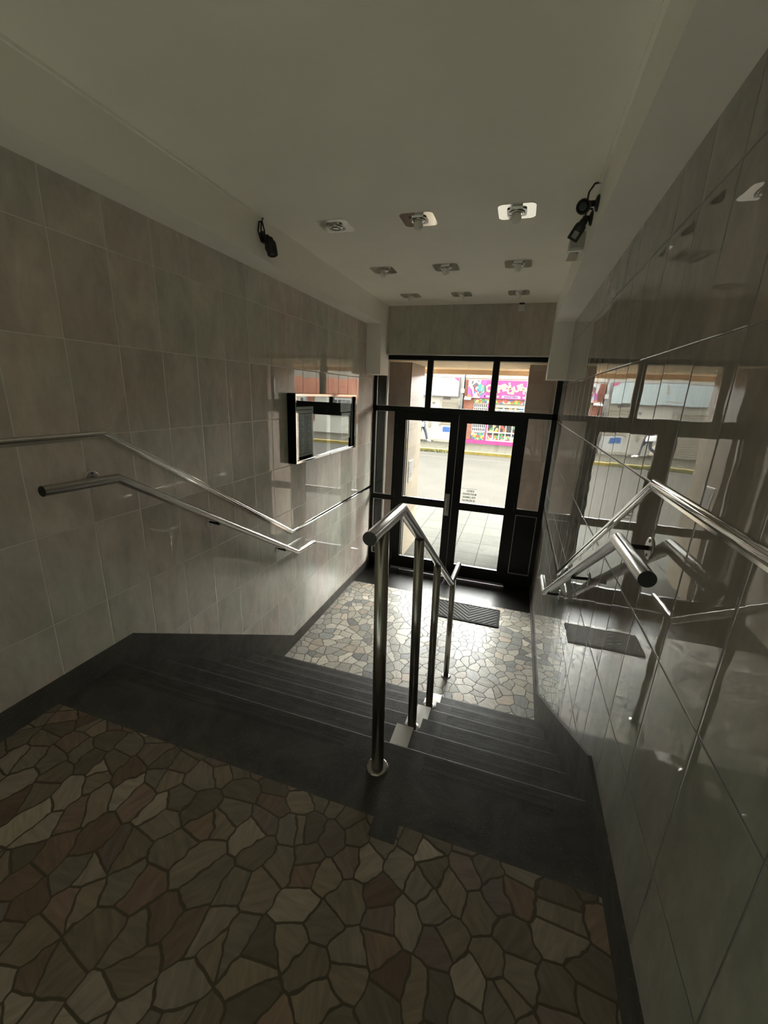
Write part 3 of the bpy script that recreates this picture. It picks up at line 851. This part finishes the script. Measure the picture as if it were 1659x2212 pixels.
# --- people on the far pavement
def skin_mesh(name, verts, edges, radii, mat, parent, sub=2):
    me = bpy.data.meshes.new(name)
    org = ORG.get(parent.name, Vector((0, 0, 0)))
    me.from_pydata([tuple(Vector(v) - org) for v in verts], edges, [])
    o = bpy.data.objects.new(name, me)
    COL.objects.link(o)
    md = o.modifiers.new('skin', 'SKIN')
    sv = me.skin_vertices[0].data if me.skin_vertices else None
    if sv is None:
        bpy.context.view_layer.objects.active = o
        bm = bmesh.new(); bm.from_mesh(me); bm.verts.layers.skin.verify(); bm.to_mesh(me); bm.free()
        sv = me.skin_vertices[0].data
    for i, r in enumerate(radii):
        sv[i].radius = (r, r) if not isinstance(r, tuple) else r
        sv[i].use_root = (i == 0)
    ss = o.modifiers.new('sub', 'SUBSURF'); ss.levels = sub; ss.render_levels = sub
    dg = bpy.context.evaluated_depsgraph_get()
    m2 = bpy.data.meshes.new_from_object(o.evaluated_get(dg))
    bpy.data.objects.remove(o)
    m2.materials.clear(); m2.materials.append(mat)
    for p in m2.polygons: p.use_smooth = True
    q = bpy.data.objects.new(name, m2)
    COL.objects.link(q)
    q.parent = parent
    ORG[q.name] = org
    return q
def person(x, y, dirx, top, legs, label, bag):
    P = thing('person', (x, y, ZS), label, 'person')
    def w(fx, s_, z): return (x + dirx * fx, y + s_, ZS + z)
    # continuous body in mid stride, walking along the pavement
    V = [w(0, 0, .94), w(.01, 0, 1.12), w(.02, 0, 1.32), w(.02, 0, 1.42), w(.03, 0, 1.50), w(.045, 0, 1.60), w(.04, 0, 1.70),
         w(.02, .17, 1.38), w(-.10, .20, 1.13), w(-.04, .20, .90), w(0, .20, .81),
         w(.02, -.17, 1.38), w(.06, -.20, 1.13), w(.22, -.19, .96), w(.29, -.18, .90),
         w(.02, .09, .88), w(.20, .09, .50), w(.30, .09, .10), w(.42, .09, .045),
         w(-.02, -.09, .88), w(-.06, -.09, .49), w(-.36, -.09, .16), w(-.30, -.09, .045)]
    E_ = [(0, 1), (1, 2), (2, 3), (3, 4), (4, 5), (5, 6), (3, 7), (7, 8), (8, 9), (9, 10), (3, 11), (11, 12), (12, 13), (13, 14),
          (0, 15), (15, 16), (16, 17), (17, 18), (0, 19), (19, 20), (20, 21), (21, 22)]
    R_ = [.13, .12, .14, .10, .05, .085, .075, .055, .045, .035, .035, .055, .045, .035, .035, .085, .055, .04, .035, .085, .055, .04, .035]
    body = skin_mesh('body', V, E_, R_, M['skin'], P)
    jv = [V[i] for i in (0, 1, 2, 3, 7, 8, 9, 11, 12, 13)]
    jv[0] = w(0, 0, .86)
    skin_mesh('jacket', jv, [(0, 1), (1, 2), (2, 3), (3, 4), (4, 5), (5, 6), (3, 7), (7, 8), (8, 9)], [.17, .155, .17, .12, .075, .065, .052, .075, .065, .052], top, P)
    tv = [V[i] for i in (0, 15, 16, 17, 19, 20, 21)]
    skin_mesh('trousers', tv, [(0, 1), (1, 2), (2, 3), (0, 4), (4, 5), (5, 6)], [.15, .10, .072, .058, .10, .072, .058], legs, P)
    for a, c in ((17, 18), (21, 22)):
        skin_mesh('shoe', [V[a], V[c], tuple(Vector(V[c]) + Vector((dirx * .10, 0, -.005)))], [(0, 1), (1, 2)], [.05, .048, .035], M['bag'] if bag else M['black'], P, 1)
    skin_mesh('hair', [w(.0, 0, 1.58), w(.01, 0, 1.68), w(.05, 0, 1.735)], [(0, 1), (1, 2)], [.07, .095, .06], M['hair'], P)
    MB().cyl(w(.125, 0, 1.60), w(.16, 0, 1.595), .018, 8).build('nose', M['skin'], body)
    if bag:
        B = thing('shoulder_bag', (x, y - .2, ZS + .85), 'white shoulder bag carried by the person in the charcoal coat', 'bag')
        MB().box(x - .17, x + .17, y - .30, y - .21, ZS + .78, ZS + 1.02, .03).build('pouch', M['bag'], B)
        MB().tube([(x - .12, y - .25, ZS + 1.0), (x - .03, y - .17, ZS + 1.44), (x + .05, y - .17, ZS + 1.44), (x + .14, y - .25, ZS + 1.0)], .012, 8).build('strap', M['bag'], B)
person(-4.78, 21.4, 1, M['coat'], M['jeans'], 'person in a charcoal coat and dark jeans walking on the far pavement', True)
person(-5.35, 21.7, 1, M['redcoat'], M['pale_cloth'], 'person in a red jacket and pale trousers walking on the far pavement', False)

# --- buzzer panel in the passage
bz = thing('buzzer_panel', (-1.438, 5.8, 0.3), 'metal doorbell panel with a row of buttons on the pale stone passage wall', 'buzzer panel')
MB().box(-1.438, -1.430, 5.72, 5.95, 0.14, 0.46, .002).build('face_plate', M['bead'], bz)
for i in range(9):
    z = .43 - i * .026
    MB().box(-1.430, -1.426, 5.77, 5.90, z - .007, z + .007).build('button', M['ink'], bz)

# ================================================================== hand rails
RR = 0.0215
def side_rail(x, s, name_lab, dz=0.0):
    """s = +1: rail stands off towards +x"""
    cx = x + s * 0.072
    T = thing('handrail', (x, 1.39, 0.968), name_lab, 'handrail', 'wall handrails along the steps')
    pts = [(cx, 1.075, .972 + dz), (cx, 1.40, .966 + dz), (cx, 3.03, -.008 + dz), (cx, 3.345, -.018 + dz)]
    MB().tube(pts, RR, 28, False).build('rail', M['steel'], T)
    for p, q in ((pts[0], pts[1]), (pts[-1], pts[-2])):
        d = (Vector(q) - Vector(p)).normalized()
        MB().cyl(Vector(p) - d * .001, Vector(p) + d * .003, RR * .98, 28).build('end_cap', M['steel_dark'], T)
    for (by, bz_) in ((1.335, .968 + dz), (2.05, .578 + dz), (2.83, .112 + dz)):
        r = MB().tube([(x + s * .004, by, bz_ - .025), (cx, by, bz_ - .03), (cx, by, bz_ - .012)] if by > 1.4 else [(x + s * .004, by, bz_ + .004), (cx, by, bz_ + .002)], .0075, 12)
        br = r.build('bracket', M['steel_dark'], T)
        zc_ = bz_ - .025 if by > 1.4 else bz_ + .004
        MB().lathe((x, by, zc_), [(.034, 0), (.034, s * .003), (.030, s * .005)], (1, 0, 0), 28).build('rose', M['plate'], br)
        for dz in (-.022, .022):
            MB().cyl((x + s * .004, by, zc_ + dz), (x + s * .0065, by, zc_ + dz), .005, 10).build('screw', M['black'], br)
side_rail(XL, 1, 'steel handrail bracketed to the left tiled wall')
side_rail(XR, -1, 'steel handrail bracketed to the right tiled wall', .014)

cr = thing('stair_railing', (-0.345, 1.205, 0), 'freestanding steel railing with four posts down the middle of the steps', 'railing')
rail_pts = [(-.376, 1.075, .982), (-.374, 1.426, .982), (-.352, 3.035, -.050), (-.350, 3.45, -.058)]
MB().tube(rail_pts, 0.0225, 32, False).build('rail', M['steel'], cr)
for p, q in ((rail_pts[0], rail_pts[1]), (rail_pts[-1], rail_pts[-2])):
    d = (Vector(q) - Vector(p)).normalized()
    MB().cyl(Vector(p) - d * .001, Vector(p) + d * .003, .0222, 32).build('end_cap', M['steel_dark'], cr)
def rail_z(y):
    if y < 1.426: return .982
    return .982 + (y - 1.426) / (3.035 - 1.426) * (-1.032) if y < 3.035 else -.051
for (xb_, xt, y, zb_) in ((-.355, -.375, 1.195, 0.0), (-.341, -.370, 1.765, -2 * RI), (-.342, -.3635, 2.33, -4 * RI), (-.333, -.351, 3.126, ZL)):
    p = MB().cyl((xb_, y, zb_ + (.002 if zb_ in (0.0, ZL) else .0)), (xt, y, rail_z(y) - .014), .0235, 28).build('post', M['steel'], cr)
    MB().lathe((xb_, y, zb_ + (.0 if zb_ in (0.0, ZL) else .003)), [(.044, 0), (.044, .003), (.038, .006), (.024, .007)], (0, 0, 1), 32).build('floor_flange', M['steel'], p)
# steel cover plates under the railing, one on each tread
for k in range(1, 6):
    zt_ = -k * RI; ya = YS + (k - 1) * TR + .002; yb = YS + k * TR + .001
    b = MB().prism([(ya, zt_), (yb + .002, zt_), (yb + .002, zt_ - .05), (yb, zt_ - .05), (yb, zt_ + .0025), (ya, zt_ + .0025)][::-1], 'x', -.385, -.300) if False else \
        MB().box(-.385, -.300, ya, yb + .002, zt_, zt_ + .003).box(-.385, -.300, yb, yb + .003, zt_ - .05, zt_ + .003)
    c = b.build('cover_plate', M['plate'], cr)
    if k in (1,):
        MB().cyl((-.352, ya + .14, zt_ + .003), (-.352, ya + .14, zt_ + .0045), .006, 10).build('screw', M['black'], c)

# ================================================================== door mat
mt = thing('door_mat', (-0.28, 4.3, ZL), 'dark ribbed rubber doormat with a chevron pattern before the right door leaf', 'doormat')
mx0, mx1, my0, my1 = -0.655, 0.070, 4.11, 4.50
MB().box(mx0, mx1, my0, my1, ZL + .0005, ZL + .008, .002).build('base', M['rubber'], mt)
b = MB()
mxc = (mx0 + mx1) / 2 + .03
def clip_seg(p, q, lo, hi):
    pts = []
    (xa, ya), (xb, yb) = p, q
    for t in (0, 1): pts.append(t)
    t0, t1 = 0.0, 1.0
    for d, a, l, h_ in ((xb - xa, xa, lo[0], hi[0]), (yb - ya, ya, lo[1], hi[1])):
        if abs(d) < 1e-9:
            if a < l or a > h_: return None
            continue
        u, v = (l - a) / d, (h_ - a) / d
        if u > v: u, v = v, u
        t0, t1 = max(t0, u), min(t1, v)
    if t1 <= t0: return None
    f = lambda t: (xa + (xb - xa) * t, ya + (yb - ya) * t)
    return f(t0), f(t1)
for i in range(-8, 10):
    yv = my0 - .02 + i * .060
    for sgn in (-1, 1):
        s_ = clip_seg((mxc, yv), (mxc + sgn * .5, yv + .5), (mx0 + .025, my0 + .025), (mx1 - .025, my1 - .025))
        if s_:
            (xa, ya), (xb, yb) = s_
            d = Vector((xb - xa, yb - ya)).normalized(); nn = Vector((-d.y, d.x)) * .0035
            b.prism([(xa + nn.x, ya + nn.y), (xb + nn.x, yb + nn.y), (xb - nn.x, yb - nn.y), (xa - nn.x, ya - nn.y)], 'z', ZL + .007, ZL + .011)
b.build('chevron_ribs', M['rubber_rib'], mt)
b = MB()
b.box(mx0, mx1, my0, my0 + .012, ZL + .0005, ZL + .010).box(mx0, mx1, my1 - .012, my1, ZL + .0005, ZL + .010)
b.box(mx0, mx0 + .012, my0, my1, ZL + .0005, ZL + .010).box(mx1 - .012, mx1, my0, my1, ZL + .0005, ZL + .010)
b.build('border', M['rubber'], mt)

# ================================================================== notice case on the left wall
nx = XL + 0.08
ny0, ny1, nz0, nz1 = 3.040, 4.372, 0.786, 1.364
nc = thing('notice_case', (XL, 3.7, nz0), 'glazed black notice case with a silver frame on the left tiled wall', 'notice case')
b = MB()
b.box(XL, nx - .004, ny0, ny0 + .012, nz0, nz1).box(XL, nx - .004, ny1 - .012, ny1, nz0, nz1)
b.box(XL, nx - .004, ny0 + .012, ny1 - .012, nz0, nz0 + .012).box(XL, nx - .004, ny0 + .012, ny1 - .012, nz1 - .012, nz1)
b.box(XL, XL + .040, ny0 + .012, ny1 - .012, nz0 + .012, nz1 - .012)
b.build('cabinet', flat('black_felt', (0.004, 0.004, 0.004), 0.9, 0, 0.1, 8, spec=0.05), nc)
b = MB(); t = .022
b.box(nx - .012, nx, ny0, ny1, nz0, nz0 + t, .002).box(nx - .012, nx, ny0, ny1, nz1 - t, nz1, .002)
b.box(nx - .012, nx, ny0, ny0 + t * .7, nz0 + t, nz1 - t, .002).box(nx - .012, nx, ny1 - t * .7, ny1, nz0 + t, nz1 - t, .002)
b.build('silver_frame', M['chrome'], nc)
ym = 3.70
MB().box(nx - .018, nx - .015, ny0 + .013, ym + .03, nz0 + .013, nz1 - .013).build('sliding_glass', M['glass_case'], nc)
MB().box(nx - .027, nx - .024, ym - .03, ny1 - .013, nz0 + .013, nz1 - .013).build('sliding_glass', M['glass_case'], nc)
MB().cyl((nx - .014, ym, nz0 + .011), (nx + .003, ym, nz0 + .011), .006, 12).build('lock', M['steel_dark'], nc)
def sheet(y0, y1, z0, z1, label, lines):
    T = thing('notice_sheet', (XL + .0405, (y0 + y1) / 2, z0), label, 'notice')
    MB().box(XL + .0405, XL + .042, y0, y1, z0, z1).build('paper', M['paper'], T)
    b = MB()
    for (a, b1, c, d) in lines:
        b.box(XL + .042, XL + .0424, y0 + a * (y1 - y0), y0 + b1 * (y1 - y0), z0 + c * (z1 - z0), z0 + d * (z1 - z0))
    b.build('print', M['ink'], T)
ls = [(.08, .92, .93, .945), (.10, .11, .05, .86), (.48, .49, .05, .86), (.86, .87, .05, .86), (.1, .87, .855, .865), (.1, .87, .05, .058)]
for i in range(22):
    z = .10 + i * .033
    ls.append((.14, .14 + RND.uniform(.1, .3), z, z + .008)); ls.append((.53, .53 + RND.uniform(.1, .3), z, z + .008))
sheet(3.10, 3.42, .828, 1.255, 'large printed table sheet at the near end of the notice case', ls)
sheet(4.05, 4.30, .90, 1.175, 'small framed notice at the far end of the notice case', [(.1, .9, .85, .87)] + [(.15, .15 + RND.uniform(.3, .7), .1 + i * .06, .115 + i * .06) for i in range(11)])
sheet(4.03, 4.31, 1.185, 1.30, 'upper grey notice at the far end of the notice case', [(.15, .15 + RND.uniform(.3, .7), .15 + i * .14, .18 + i * .14) for i in range(5)])

# ================================================================== ceiling lights: 3 x 3
def rrect(cx, cy, h, c, n=5):
    pts = []
    for (sx, sy, a0) in ((1, 1, 0), (-1, 1, 90), (-1, -1, 180), (1, -1, 270)):
        for i in range(n + 1):
            a = math.radians(a0 + 90 * i / n)
            pts.append((cx + sx * (h - c) + c * math.cos(a), cy + sy * (h - c) + c * math.sin(a)))
    return pts
rows = [2.708, 3.665, 4.595]; cols = [-1.238, -0.706, -0.150]
rown = ['nearest row', 'middle row', 'row next to the entrance fascia']
coln = ['left', 'centre', 'right']
def make_light(x, y, label, with_bulb=True, tilt=0.0):
    T = thing('ceiling_light', (x, y, ZC), label, 'ceiling light', 'square recessed ceiling lights')
    MB().prism(rrect(x, y, .100, .034), 'z', ZC - .004, ZC - .0002).build('plate', M['mirror'], T)
    MB().prism(rrect(x, y, .052, .022), 'z', ZC - .010, ZC - .004).build('housing', M['steel'], T)
    MB().lathe((x, y, ZC - .010), [(.043, 0), (.043, -.004), (.038, -.005), (.036, -.003), (.033, -.003), (.033, -.006), (.029, -.006)], (0, 0, 1), 28).build('trim_ring', M['mirror'], T)
    if with_bulb:
        MB().lathe((x, y, ZC - .011), [(.019, .0), (.024, -.010), (.0275, -.020), (.027, -.030), (.022, -.040), (.013, -.046), (.004, -.048)], (0, 0, 1), 24).build('bulb', M['bulb'], T)
    else:
        MB().lathe((x, y, ZC - .012), [(.029, .0), (.029, -.005), (.024, -.006), (.022, -.003), (.010, -.002)], (0, 0, 1), 24).build('recessed_lamp', M['black'], T)
    T.rotation_euler = (math.radians(tilt), 0, 0)
    return T
proto = make_light(cols[1], rows[0], 'chrome plated ceiling light with bulb, centre of the row nearest the viewer')
for r_ in range(3):
    for c_ in range(3):
        if (r_, c_) == (0, 1): continue
        lab = 'chrome plated ceiling light with bulb, %s of the %s' % (coln[c_], rown[r_])
        if (r_, c_) == (0, 0):
            make_light(cols[0], rows[0], 'ceiling light without a protruding bulb, left of the nearest row', False)
            continue
        c = copy_tree(proto)
        c.location = (cols[c_], rows[r_], ZC)
        c['label'] = lab

# unseen fill spots added behind the camera; their floor bounce lifts the ceiling
for i, x in enumerate((-1.24, -0.15)):
    lp = bpy.data.lights.new('hall_light', 'SPOT')
    lp.energy = 135
    lp.spot_size = math.radians(62)
    lp.spot_blend = 0.6
    lp.shadow_soft_size = 0.05
    lp.color = (0.80, 1.0, 0.98)
    lo = bpy.data.objects.new('hall_light', lp)
    COL.objects.link(lo)
    lo.location = (x, -1.85, ZC - 0.03)

# ================================================================== security cameras, boxes, cable trunking
def bullet(base, nrm, elbow, d, ln, rad, label, cable, lab_plate=False):
    """wall plate at base (normal nrm), arm to elbow, cylindrical body from elbow along d"""
    base, nrm, elbow, d = Vector(base), Vector(nrm).normalized(), Vector(elbow), Vector(d).normalized()
    T = thing('security_camera', base, label, 'security camera', 'black security cameras')
    mtp = MB().lathe(base, [(.034, 0), (.034, .006), (.028, .012), (.014, .016)], nrm, 24).build('mount', M['black'], T)
    MB().tube([base + nrm * .012, base + nrm * .035, elbow], .013, 14).lathe(elbow, [(.004, -.02), (.017, -.012), (.02, 0), (.017, .012), (.004, .02)], d, 16).build('arm', M['black'], T)
    s_ = elbow + d * .006
    body = MB().lathe(s_, [(rad * .75, 0), (rad * .95, .010), (rad, .02), (rad, ln), (rad * .92, ln + .003), (rad * .85, ln - .006)], d, 28).build('camera_body', M['black'], T)
    # sun shield over the body
    MB().lathe(s_, [(rad * .80, ln - .006), (rad * .80, ln - .004), (rad * .45, ln - .002)], d, 24).build('lens_window', M['dark_glass'], body)
    if lab_plate:
        side = d.cross(Vector((0, 0, 1))).normalized()
        nn = side.cross(d).normalized()
        if nn.z > 0: nn = -nn
        v = (Vector((0, 0, 1.4)) - s_); v = (v - d * v.dot(d)).normalized()
        t_ = d.cross(v)
        c0 = s_ + d * ln * .68 + v * (rad + .0006)
        q = [c0 + d * a * .016 + t_ * b_ * .013 for a, b_ in ((-1, -1), (1, -1), (1, 1), (-1, 1))]
        bq = MB(); bq.quad(q); bq.build('sticker', M['label'], body)
    MB().tube(cable, .0045, 10).build('cable', M['black'], T)
bullet((XLB, 2.50, 2.285), (1, 0, 0), (XLB + .052, 2.502, 2.268), (.22, -.10, -.95), .078, .032,
       'black bullet camera on the left beam pointing down, beside its coiled cable',
       [(XLB + .006, 2.50, 2.387), (XLB + .014, 2.47, 2.35), (XLB + .02, 2.455, 2.31), (XLB + .03, 2.475, 2.28), (XLB + .036, 2.50, 2.26), (XLB + .016, 2.46, 2.25), (XLB + .010, 2.44, 2.30), (XLB + .012, 2.45, 2.35), (XLB + .016, 2.475, 2.36), (XLB + .02, 2.49, 2.32), (XLB + .026, 2.49, 2.22), (XLB + .03, 2.50, 2.205)])
bullet((XRB, 2.45, 2.300), (-1, 0, 0), (XRB - .062, 2.445, 2.285), (-.10, -.95, -.30), .085, .031,
       'upper black camera on the right beam, round end facing the viewer',
       [(XRB - .006, 2.46, 2.387), (XRB - .03, 2.43, 2.372), (XRB - .05, 2.43, 2.34), (XRB - .052, 2.44, 2.30)])
bullet((XRB, 2.64, 2.305), (-1, 0, 0), (XRB - .040, 2.645, 2.290), (-.42, .25, -.72), .078, .029,
       'lower black camera on the right beam with a pale sticker, aimed at the doors',
       [(XRB - .006, 2.60, 2.33), (XRB - .03, 2.60, 2.335), (XRB - .04, 2.63, 2.30)], True)
pb = thing('power_box', (XRB, 2.95, 2.30), 'small grey metal box on the right beam behind the cameras', 'box')
MB().box(XRB - .075, XRB, 2.86, 3.06, 2.235, 2.320, .004).build('case', M['grey_metal'], pb)
MB().box(XRB - .077, XRB - .001, 2.89, 3.07, 2.228, 2.236, .001).build('lower_cover', M['mirror'], pb)
MB().cyl((XRB - .03, 2.92, 2.2285), (XRB - .03, 2.92, 2.2275), .007, 10).build('button', M['black'], pb)
sb = thing('sensor_box', (-0.118, 5.09, 2.35), 'small beige box at the top of the stone fascia under the ceiling', 'box')
MB().box(-.152, -.084, 5.055, 5.09, 2.311, 2.372, .003).build('case', M['white_plastic'], sb)
MB().box(-.146, -.092, 5.055, 5.09, 2.372, 2.389).build('top_bracket', M['black'], sb)
for x, s_, lab in ((XLB, 1, 'thin white cable trunking along the left ceiling edge'), (XRB, -1, 'thin white cable trunking along the right ceiling edge')):
    tag(MB().box(x, x + s_ * .014, YBACK, 2.44, ZC - .012, ZC - .0005).build('cable_trunking', M['paint_beam']), lab, 'cable trunking')
